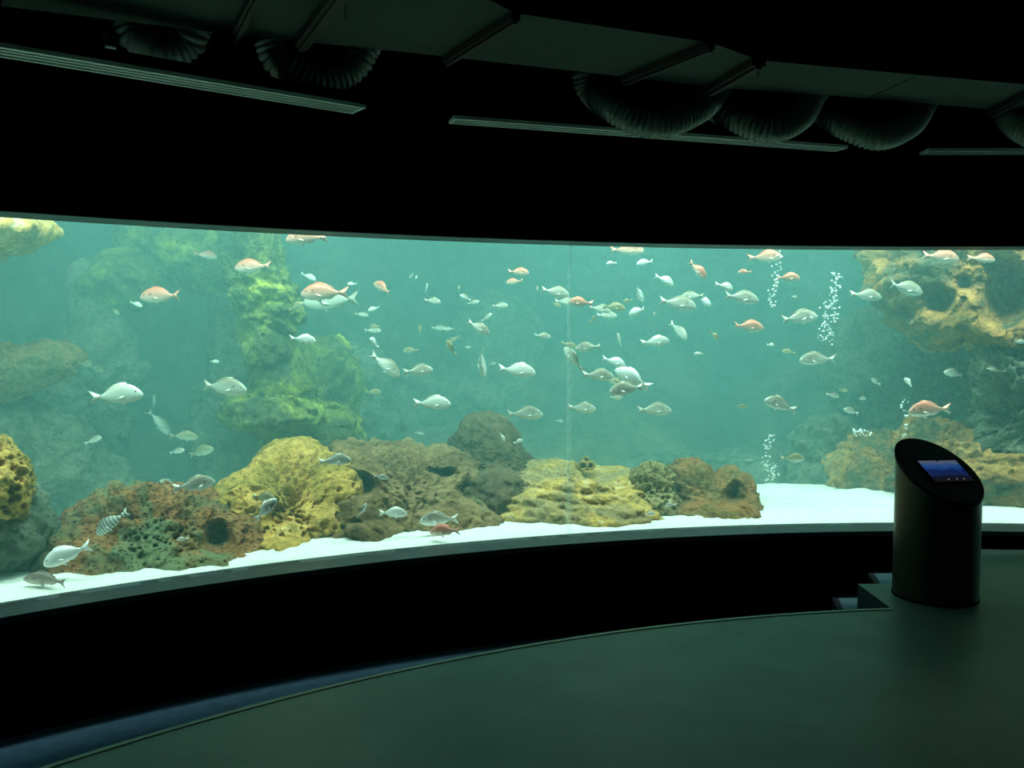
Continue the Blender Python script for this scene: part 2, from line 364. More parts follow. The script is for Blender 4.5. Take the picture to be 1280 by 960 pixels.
def make_rock(name, blobs, m, lvl=6, amp=0.10, scale=2.0, seed=0, strata=0.0, sfreq=14, pores=0, pr=(0.012, 0.026), holes=(), parent=None, p=7, smooth=2, fine=0.25):
    U, Fc, E = ico(lvl)
    O = np.mean([b[0] for b in blobs], 0)
    acc = np.zeros(len(U))
    for c, r, tilt in blobs:
        ang = math.atan2(c[0], c[1])           # face the ellipsoid to the sight line in plan
        ca, sa_ = math.cos(ang), math.sin(ang)
        R1 = np.array([[ca, -sa_, 0], [sa_, ca, 0], [0, 0, 1]])
        t = math.radians(tilt); R2 = np.array([[math.cos(t), 0, math.sin(t)], [0, 1, 0], [-math.sin(t), 0, math.cos(t)]])
        R = R2 @ R1
        d = (U @ R.T) / r; o = (R @ (O - c)) / r
        a = (d * d).sum(1); bq = d @ o; cq = o @ o - 1
        disc = bq * bq - a * cq
        tt = np.where(disc > 0, (-bq + np.sqrt(np.maximum(disc, 0))) / a, 0)
        acc += np.maximum(tt, 0.0) ** p
    rad = np.maximum(acc, 1e-9) ** (1 / p)
    for _ in range(smooth):
        s = np.zeros(len(U)); n = np.zeros(len(U))
        np.add.at(s, E[:, 0], rad[E[:, 1]]); np.add.at(n, E[:, 0], 1); np.add.at(s, E[:, 1], rad[E[:, 0]]); np.add.at(n, E[:, 1], 1)
        rad = 0.5 * rad + 0.5 * s / n
    V = U * rad[:, None]
    W_ = V + O
    wp = W_ * scale + 0.4 * np.stack([vnoise(W_ * 1.7, seed + 50), vnoise(W_ * 1.7, seed + 51), vnoise(W_ * 1.7, seed + 52)], 1)
    disp = amp * (fbm(wp, 4, seed) * 0.9 - 0.55 * np.abs(fbm(wp * 1.9 + 7, 3, seed + 20)))
    disp += amp * fine * fbm(W_ * scale * 7, 3, seed + 33)
    if strata:
        ph = W_[:, 2] * sfreq + 1.6 * vnoise(W_ * 1.3, seed + 60) + 1.1 * W_[:, 0] * 0.6
        fr_ = ph - np.floor(ph); disp += strata * (np.clip(fr_ * 1.6, 0, 1) - np.clip((fr_ - 0.75) * 4, 0, 1)) * (0.5 + 0.5 * vnoise(W_ * 2.2, seed + 61))
    V = U * (rad + disp)[:, None]
    rng = np.random.default_rng(seed + 1)
    if pores:
        idx = rng.integers(0, len(U), pores)
        dp = np.zeros(len(V))
        for k in idx:
            q = V[k]; r0 = rng.uniform(*pr)
            dd = np.linalg.norm(V - q, axis=1) if len(V) < 3000 else None
            near = np.where(np.abs(V[:, 0] - q[0]) < r0)[0]
            dist = np.linalg.norm(V[near] - q, axis=1) / r0
            g = dist < 1
            dp[near[g]] = np.maximum(dp[near[g]], r0 * 1.9 * (1 - dist[g] ** 2) ** 0.6)
        V -= U * dp[:, None]
    for (hx, hy, hr, hd) in holes:              # hollow opening toward the hall: seen at a pixel, radius in pixels, depth in metres
        Q = V + O - EYE; kk = Q @ FW; X = 640 + F * (Q @ RT) / kk; Y = 480 - F * (Q @ UP) / kk
        dirn = ray(hx, hy); dirn = dirn / np.linalg.norm(dirn)
        dist = np.hypot(X - hx, Y - hy) / hr * (1 + 0.25 * vnoise(W_ * 9, seed + 71))
        k = np.clip(1.25 - dist, 0, 1); k = k * k * (3 - 2 * k) * (V @ dirn < 0)
        V += (k * hd)[:, None] * dirn
    o = link(name, mesh_np(name, V, Fc), m)
    if parent is not None:
        o.parent = parent; o.location = Vector(O) - parent.location
    else:
        o.location = O
    return o

BR, DK, OL, YE, PALE, RED, GR = (0.20, 0.13, 0.07), (0.05, 0.06, 0.04), (0.16, 0.17, 0.08), (0.66, 0.38, 0.10), (0.62, 0.60, 0.42), (0.27, 0.10, 0.05), (0.20, 0.26, 0.17)
M['rk_red'] = rock_mat('red_porous_rock', [(0.09, 0.10, 0.05), (0.17, 0.15, 0.07), (0.29, 0.13, 0.05), (0.34, 0.19, 0.075), (0.24, 0.27, 0.14)], 2.0, 34, 0.8, patch=(0.17, 0.20, 0.10))
M['rk_yellow'] = rock_mat('yellow_porous_rock', [(0.16, 0.13, 0.04), (0.40, 0.26, 0.06), YE, (0.76, 0.56, 0.22)], 2.2, 34, 0.35)
M['rk_brown'] = rock_mat('brown_rock', [(0.07, 0.055, 0.03), (0.20, 0.125, 0.055), (0.31, 0.20, 0.095), (0.15, 0.16, 0.08)], 2.4, 26, 0.5)
M['rk_cone'] = rock_mat('dark_olive_rock', [(0.06, 0.05, 0.03), (0.14, 0.10, 0.055), (0.23, 0.165, 0.09)], 2.2, 26, 0.5)
M['rk_pale'] = rock_mat('pale_ledge_rock', [(0.16, 0.14, 0.06), (0.40, 0.29, 0.14), (0.64, 0.39, 0.10), (0.72, 0.62, 0.46)], 2.6, 26, 0.4)
M['rk_round'] = rock_mat('speckled_round_rock', [(0.16, 0.14, 0.07), (0.36, 0.28, 0.13), (0.58, 0.46, 0.24)], 3.4, 30, 0.8)
M['rk_rust'] = rock_mat('rusty_rock', [(0.08, 0.08, 0.04), (0.22, 0.15, 0.06), (0.34, 0.16, 0.06), (0.40, 0.24, 0.08)], 2.6, 28, 0.5)
M['rk_moss'] = rock_mat('mossy_rock', [(0.04, 0.06, 0.04), (0.08, 0.10, 0.05), (0.22, 0.25, 0.06), (0.68, 0.66, 0.08)], 1.8, 20, 0.6)
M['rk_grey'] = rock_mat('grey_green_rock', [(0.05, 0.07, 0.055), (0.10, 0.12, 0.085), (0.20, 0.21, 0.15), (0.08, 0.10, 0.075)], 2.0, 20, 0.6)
M['rk_orange'] = rock_mat('orange_rock', [(0.05, 0.07, 0.05), (0.12, 0.11, 0.06), (0.34, 0.17, 0.05), (0.50, 0.28, 0.09), (0.16, 0.15, 0.09)], 2.2, 22, 0.5)

reef = empty('rock_reef', on_z(520, 668, 0.12)); tag(reef, 'long low reef of brown and yellow rock lying behind the window', 'rock')
def rp(label, *a, **k):
    o = make_rock('boulder', *a, parent=reef, **k); o['label'] = label; return o
rp('reddish porous boulder pitted with small holes', [blob(150, 668, 10.45, 62, 68, .42), blob(225, 672, 10.35, 80, 62, .45), blob(112, 702, 10.3, 46, 52, .38), blob(270, 692, 10.25, 70, 52, .36), blob(190, 702, 10.2, 122, 50, .36), blob(225, 712, 10.02, 110, 28, .30)],
   M['rk_red'], 7, 0.07, 2.6, 11, 0.03, 9, pores=800, pr=(.010, .019), holes=[(272, 672, 20, .25)])
rp('yellow rock hump riddled with holes', [blob(366, 600, 10.62, 62, 56, .42), blob(410, 615, 10.4, 42, 38, .34), blob(318, 632, 10.45, 55, 46, .40), blob(350, 668, 10.25, 48, 50, .36), blob(395, 655, 10.3, 50, 45, .36), blob(350, 685, 10.2, 60, 36, .30), blob(345, 694, 10.02, 58, 26, .28)],
   M['rk_yellow'], 7, 0.05, 2.6, 23, pores=1100, fine=0.12, p=12, smooth=1, pr=(.016, .028), holes=[(345, 648, 18, .10)])
rp('brown ridge with dark hollows', [blob(452, 604, 10.85, 50, 60, .45), blob(506, 612, 10.85, 48, 62, .45), blob(558, 612, 10.8, 50, 58, .45), blob(455, 640, 10.42, 75, 56, .46), blob(540, 636, 10.45, 75, 46, .46), blob(450, 670, 10.16, 60, 26, .32), blob(540, 656, 10.2, 80, 24, .32)],
   M['rk_brown'], 7, 0.10, 2.6, 31, 0.02, 10, pores=250, holes=[(455, 608, 17, .35), (553, 584, 17, .25), (585, 614, 15, .25)])
rp('dark cone-shaped boulder at the reef crest', [blob(606, 560, 11.25, 40, 45, .4), blob(612, 592, 11.1, 58, 48, .42), blob(630, 600, 10.95, 36, 40, .36), blob(615, 628, 10.6, 62, 46, .46)],
   M['rk_cone'], 7, 0.09, 2.5, 43, 0.015, 10)
rp('pale yellow layered ledge', [blob(680, 612, 10.85, 66, 36, .45), blob(752, 618, 10.75, 50, 34, .42), blob(690, 632, 10.42, 90, 38, .44), blob(770, 636, 10.36, 48, 34, .40), blob(720, 648, 10.14, 105, 24, .32)],
   M['rk_pale'], 7, 0.07, 3.0, 57, 0.05, 16)
rp('round speckled boulder', [blob(815, 606, 10.32, 29, 30, .17), blob(812, 638, 10.3, 40, 34, .30)], M['rk_round'], 6, 0.035, 5, 61, pores=260, pr=(.016, .028))
rp('rusty layered boulder with a cave', [blob(862, 615, 10.55, 36, 40, .34), blob(912, 626, 10.5, 32, 38, .32), blob(890, 642, 10.34, 60, 36, .38), blob(895, 650, 10.05, 56, 24, .30)],
   M['rk_rust'], 7, 0.06, 3.2, 73, 0.04, 17, holes=[(916, 622, 15, .28)])
# a small holed coral lump on the reef crest
bm = bmesh.new()
for k, (dx, dz, rr) in enumerate(((-.03, .03, .034), (.035, .028, .03), (.0, .075, .022))):
    n1, n2 = 14, 8; ring = []
    for i in range(n1):
        a = 2 * math.pi * i / n1
        row = [bm.verts.new((dx + (rr + rr * .42 * math.cos(2 * math.pi * j / n2) * (1 + .25 * math.sin(3 * a + k))) * math.cos(a), rr * .6 * math.sin(2 * math.pi * j / n2) + .02 * (k - 1), dz + (rr + rr * .42 * math.cos(2 * math.pi * j / n2)) * math.sin(a))) for j in range(n2)]
        ring.append(row)
    for i in range(n1):
        for j in range(n2): bm.faces.new((ring[i][j], ring[(i + 1) % n1][j], ring[(i + 1) % n1][(j + 1) % n2], ring[i][(j + 1) % n2]))
coral = obj('coral_lump', bm, M['rk_pale'], None, True); coral.location = on_r(733, 586, 10.6); bm = bmesh.new(); bmesh.ops.create_icosphere(bm, subdivisions=3, radius=1); bmesh.ops.transform(bm, matrix=Matrix.Translation((0, .035, .03)) @ Matrix.Diagonal((.075, .03, .05, 1)), verts=bm.verts)
obj('hole_shade', bm, M['rk_cone'], coral, True)  # dark body added behind the rings so their holes look shaded
tag(coral, 'small holed coral lump perched on the pale yellow ledge', 'coral')

yr = empty('edge_boulder', on_r(5, 690, 10.3)); tag(yr, 'tall boulder with a yellow pitted crown standing in pale sand', 'rock')
o = make_rock('crown', [blob(2, 602, 10.35, 42, 58, .42), blob(-40, 600, 10.35, 50, 60, .42)], M['rk_yellow'], 7, 0.05, 3, 83, pores=800, fine=0.12, pr=(.016, .028), parent=yr)
o = make_rock('base', [blob(10, 660, 10.5, 55, 62, .45), blob(-50, 650, 10.5, 60, 80, .45)], M['rk_grey'], 6, 0.09, 2.4, 85, parent=yr)  # shadowed lower part of the yellow boulder, its shade put into the rock colour

col_ = empty('rock_column', on_r(345, 600, 12.2)); tag(col_, 'tall hazy rock column with bright yellow-green moss', 'rock')
make_rock('shaft', [blob(322, 330, 11.8, 30, 75, .38), blob(335, 410, 11.75, 34, 75, .40), blob(352, 490, 11.7, 40, 60, .40), blob(318, 250, 11.9, 34, 60, .40)], M['rk_moss'], 7, 0.14, 2.0, 91, 0.05, 6, parent=col_)
make_rock('foot', [blob(335, 515, 11.6, 66, 30, .42), blob(385, 550, 11.9, 70, 66, .5), blob(400, 480, 12.3, 50, 60, .5)], M['rk_moss'], 7, 0.13, 2.0, 95, 0.04, 6, parent=col_)

arch = empty('rock_arch', on_r(190, 600, 12.8)); tag(arch, 'dim rock arch over a dark cave mouth behind the sand', 'rock')
make_rock('lintel', [blob(235, 322, 12.9, 90, 42, .5, -14), blob(150, 355, 12.8, 45, 45, .45), blob(270, 290, 12.9, 80, 45, .5)], M['rk_moss'], 6, 0.14, 1.8, 103, parent=arch)
make_rock('leg', [blob(118, 440, 13.0, 45, 110, .5), blob(95, 540, 13.0, 60, 100, .5)], M['rk_grey'], 6, 0.15, 1.8, 107, parent=arch)
make_rock('leg', [blob(285, 420, 12.9, 26, 120, .45), blob(270, 540, 12.9, 40, 80, .45)], M['rk_grey'], 6, 0.14, 1.8, 109, parent=arch)

def rock_thing(label, *a, name='rock', **k):
    return tag(make_rock(name, *a, **k), label, 'rock')
rock_thing('pale rock overhang jutting from the tank end high above the sand', [blob(0, 292, 11.2, 46, 22, .4, 8), blob(-110, 285, 11.2, 110, 50, .5), blob(-330, 330, 11.4, 200, 120, .7)], M['rk_pale'], 7, 0.10, 2.4, 113, name='rock_overhang')
rock_thing('brownish wedge ledge below the pale overhang', [blob(30, 462, 12.0, 56, 26, .4, 18), blob(-60, 470, 12.0, 110, 50, .5), blob(-200, 540, 12.0, 160, 150, .6)], M['rk_brown'], 7, 0.11, 2.2, 117, 0.03, 8, name='rock_ledge')
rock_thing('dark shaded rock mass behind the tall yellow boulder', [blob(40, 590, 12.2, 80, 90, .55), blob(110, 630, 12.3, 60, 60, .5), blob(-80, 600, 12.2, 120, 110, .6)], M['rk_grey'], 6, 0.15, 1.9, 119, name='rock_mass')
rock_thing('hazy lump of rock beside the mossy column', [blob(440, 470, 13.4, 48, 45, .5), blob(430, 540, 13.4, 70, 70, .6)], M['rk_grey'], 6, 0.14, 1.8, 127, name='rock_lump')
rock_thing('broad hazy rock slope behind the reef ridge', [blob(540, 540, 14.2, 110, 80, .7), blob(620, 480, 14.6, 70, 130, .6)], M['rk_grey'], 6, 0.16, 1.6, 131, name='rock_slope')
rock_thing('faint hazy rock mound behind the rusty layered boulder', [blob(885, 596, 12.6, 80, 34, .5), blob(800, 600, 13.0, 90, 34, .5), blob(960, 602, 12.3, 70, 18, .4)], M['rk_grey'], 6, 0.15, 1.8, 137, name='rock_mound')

outc = empty('rock_outcrop', on_r(1230, 640, 11.4)); tag(outc, 'large orange-brown rock outcrop with a round hole behind the pedestal', 'rock')
make_rock('overhang', [blob(1150, 345, 11.0, 62, 50, .42, 12), blob(1225, 385, 10.85, 95, 58, .46), blob(1320, 360, 10.85, 110, 90, .55), blob(1190, 290, 11.0, 110, 60, .46)], M['rk_orange'], 7, 0.12, 2.4, 149, 0.05, 7, parent=outc,
          holes=[(1174, 374, 17, .5), (1205, 352, 10, .2), (1135, 388, 14, .2), (1262, 368, 40, .6)])
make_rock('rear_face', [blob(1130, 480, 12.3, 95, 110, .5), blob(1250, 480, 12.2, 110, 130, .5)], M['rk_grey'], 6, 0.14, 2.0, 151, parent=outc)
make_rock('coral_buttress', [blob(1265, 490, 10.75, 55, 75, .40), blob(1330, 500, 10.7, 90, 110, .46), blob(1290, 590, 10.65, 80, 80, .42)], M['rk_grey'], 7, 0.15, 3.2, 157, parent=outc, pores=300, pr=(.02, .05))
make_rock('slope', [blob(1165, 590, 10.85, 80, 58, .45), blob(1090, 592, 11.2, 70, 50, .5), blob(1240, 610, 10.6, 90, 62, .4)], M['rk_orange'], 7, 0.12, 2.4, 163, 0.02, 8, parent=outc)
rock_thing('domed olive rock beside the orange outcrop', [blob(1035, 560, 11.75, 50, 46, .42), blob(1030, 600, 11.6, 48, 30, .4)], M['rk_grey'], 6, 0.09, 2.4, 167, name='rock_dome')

# ------------------------------------------------------------------ fish
def fish_mat(name, belly, side, back, rough=0.35, stripes=False, spot=True):
    m, nt, b = mat(name); L = nt.links.new
    tc = nd(nt, 'ShaderNodeTexCoord'); sx = nd(nt, 'ShaderNodeSeparateXYZ'); L(tc.outputs['Object'], sx.inputs[0])
    n = nd(nt, 'ShaderNodeTexNoise', Scale=14.0, Detail=3.0); L(tc.outputs['Object'], n.inputs['Vector'])
    ma = nd(nt, 'ShaderNodeMath', operation='MULTIPLY_ADD'); L(n.outputs['Fac'], ma.inputs[0]); ma.inputs[1].default_value = 0.05; L(sx.outputs[2], ma.inputs[2])
    mr = nd(nt, 'ShaderNodeMapRange'); mr.inputs[1].default_value = -0.15; mr.inputs[2].default_value = 0.22; L(ma.outputs[0], mr.inputs[0])
    r = ramp(nt, [(0.12, belly), (0.48, side), (0.85, back)]); L(mr.outputs[0], r.inputs[0]); outc_ = r.outputs[0]
    if stripes:
        w = nd(nt, 'ShaderNodeTexWave', Scale=3.6, Distortion=0.6); w.bands_direction = 'X'; L(tc.outputs['Object'], w.inputs['Vector'])
        rr = ramp(nt, [(0.45, (1, 1, 1)), (0.75, (0.28, 0.28, 0.25))]); L(w.outputs['Fac'], rr.inputs[0])
        mx = nd(nt, 'ShaderNodeMix', data_type='RGBA', blend_type='MULTIPLY'); mx.inputs[0].default_value = 0.85; L(outc_, mx.inputs[6]); L(rr.outputs[0], mx.inputs[7]); outc_ = mx.outputs[2]
    if spot:   # darker patch at the gill cover
        v = nd(nt, 'ShaderNodeVectorMath', operation='DISTANCE'); v.inputs[1].default_value = (0.235, 0, 0.035)
        cb = nd(nt, 'ShaderNodeCombineXYZ'); L(sx.outputs[0], cb.inputs[0]); L(sx.outputs[2], cb.inputs[2]); L(cb.outputs[0], v.inputs[0])
        r4 = ramp(nt, [(0.02, (0.45, 0.42, 0.40)), (0.045, (1, 1, 1))]); L(v.outputs['Value'], r4.inputs[0])
        m4 = nd(nt, 'ShaderNodeMix', data_type='RGBA', blend_type='MULTIPLY'); m4.inputs[0].default_value = 0.8; L(outc_, m4.inputs[6]); L(r4.outputs[0], m4.inputs[7]); outc_ = m4.outputs[2]
    L(outc_, b.inputs['Base Color']); b.inputs['Roughness'].default_value = rough; b.inputs['Metallic'].default_value = 0.15
    vs = nd(nt, 'ShaderNodeTexVoronoi', Scale=60.0); L(tc.outputs['Object'], vs.inputs['Vector'])
    bp = nd(nt, 'ShaderNodeBump', Strength=0.25, Distance=0.01); L(vs.outputs['Distance'], bp.inputs['Height']); L(bp.outputs[0], b.inputs['Normal'])
    return m
FM = {
 'silver': fish_mat('silver_scales', (0.92, 0.92, 0.88), (0.66, 0.64, 0.56), (0.22, 0.21, 0.15)),
 'pink': fish_mat('pink_scales', (0.90, 0.80, 0.72), (0.80, 0.42, 0.31), (0.60, 0.19, 0.12)),
 'pale': fish_mat('pale_scales', (0.90, 0.90, 0.86), (0.85, 0.84, 0.78), (0.62, 0.58, 0.50), spot=False),
 'white': fish_mat('lit_white_scales', (0.92, 0.92, 0.90), (0.92, 0.92, 0.90), (0.88, 0.88, 0.84), spot=False),  # glare of the top light on a bream, put into the scale colour
 'olive': fish_mat('olive_scales', (0.70, 0.74, 0.62), (0.36, 0.34, 0.20), (0.22, 0.19, 0.10)),
 'striped': fish_mat('barred_scales', (0.86, 0.88, 0.84), (0.70, 0.72, 0.68), (0.34, 0.36, 0.32), stripes=True),
 'brown': fish_mat('brown_grey_scales', (0.60, 0.56, 0.50), (0.34, 0.28, 0.24), (0.17, 0.14, 0.12)),
}
EYE_M = plain('fish_eye', (0.02, 0.02, 0.02), 0.15)

def bend(x, k): return k * max(0.0, 0.15 - x) ** 2
PROF0 = [(-0.30, .030, .030, .014), (-0.24, .040, .040, .022), (-0.15, .078, .070, .038), (-0.05, .120, .100, .055), (0.06, .152, .122, .068), (0.17, .165, .128, .074),
        (0.27, .155, .120, .072), (0.35, .130, .100, .064), (0.42, .090, .074, .050), (0.47, .048, .046, .032), (0.495, .018, .022, .014)]
PROF = [(x, u * 1.22, d * 1.25, w * 1.05) for x, u, d, w in PROF0]
def zc(x): return -0.018 * max(0, x - 0.2) / 0.3 * 2
def fish_body(k):
    bm = bmesh.new(); rows = []; n = 14
    for x, u, d, w in PROF:
        rows.append([bm.verts.new((x, bend(x, k) + w * math.cos(a) * (1 if abs(math.cos(a)) < .99 else .97), zc(x) + (u if math.sin(a) > 0 else d) * math.sin(a))) for a in [2 * math.pi * i / n for i in range(n)]])
    for A, B in zip(rows, rows[1:]):
        for i in range(n): bm.faces.new((A[i], A[(i + 1) % n], B[(i + 1) % n], B[i]))
    bm.faces.new(rows[0][::-1]); bm.faces.new(rows[-1]); return bm
def fin(outline, k, th=0.008, flat_y=None, bm=None):
    """thin fin with a lens-shaped section: outline points (x, z), root first"""
    bm = bm or bmesh.new(); n = len(outline)
    cx = sum(p[0] for p in outline) / n; cz = sum(p[1] for p in outline) / n
    f = (lambda x: bend(x, k)) if flat_y is None else flat_y
    rim = [bm.verts.new((x, f(x), z)) for x, z in outline]
    for s in (1, -1):
        c = bm.verts.new((cx, f(cx) + s * th, cz))
        for i in range(n):
            t = (rim[i], rim[(i + 1) % n], c); bm.faces.new(t if s > 0 else t[::-1])
    return bm
TAIL = [(-0.27, .028), (-0.33, .050), (-0.42, .100), (-0.505, .140), (-0.475, .085), (-0.435, .030), (-0.425, 0), (-0.435, -.030), (-0.475, -.085), (-0.50, -.130), (-0.42, -.095), (-0.33, -.050), (-0.27, -.028)]
DORSAL = [(0.26, .16), (0.20, .222), (0.10, .226), (-0.02, .196), (-0.12, .142), (-0.20, .095), (-0.19, .055), (-0.05, .12), (0.10, .16)]
ANAL = [(-0.04, -.10), (-0.06, -.150), (-0.14, -.118), (-0.21, -.072), (-0.19, -.045), (-0.10, -.085)]
PELV = [(0.17, -.145), (0.12, -.195), (0.06, -.212), (0.08, -.165), (0.10, -.13)]
def pect(s):
    bm = bmesh.new(); r0 = (0.20, -.03); 
    pts = [(0.20, -.015), (0.12, -.035), (0.03, -.075), (0.05, -.095), (0.14, -.080), (0.205, -.050)]
    return fin(pts, 0, 0.004, lambda x: s * (0.070 + (0.20 - x) * 0.08))
def eye(s):
    bm = bmesh.new(); bmesh.ops.create_uvsphere(bm, u_segments=10, v_segments=6, radius=0.022)
    bmesh.ops.transform(bm, matrix=Matrix.Translation((0.385, s * 0.045, 0.030)) @ Matrix.Diagonal((1, .6, 1, 1)), verts=bm.verts); return bm

_me = {}
def fish_meshes(kind, bv):
    key = (kind, bv)
    if key in _me: return _me[key]
    k = (0.0, 0.55, -0.55)[bv]; m = FM[kind]
    def mk(name, bm, mt, smooth=True):
        me = bpy.data.meshes.new(name); bmesh.ops.recalc_face_normals(bm, faces=bm.faces); bm.to_mesh(me); bm.free()
        me.polygons.foreach_set('use_smooth', [smooth] * len(me.polygons)); me.materials.append(mt); return me
    body = mk('fish_body', fish_body(k), m)
    parts = [('tail_fin', mk('tail_fin', fin(TAIL, k), m)), ('dorsal_fin', mk('dorsal_fin', fin(DORSAL, k, .010), m)), ('anal_fin', mk('anal_fin', fin(ANAL, k), m)),
             ('pelvic_fin', mk('pelvic_fin', fin(PELV, k, .010), m)), ('pectoral_fin', mk('pectoral_fin', pect(1), m)), ('pectoral_fin', mk('pectoral_fin', pect(-1), m)),
             ('eye', mk('eye', eye(1), EYE_M)), ('eye', mk('eye', eye(-1), EYE_M))]
    bm = fish_body(k)
    for o_ in (TAIL, DORSAL, ANAL, PELV): fin(o_, k, .008, None, bm)
    whole = mk('small_fish', bm, m)
    _me[key] = (body, parts, whole); return _me[key]

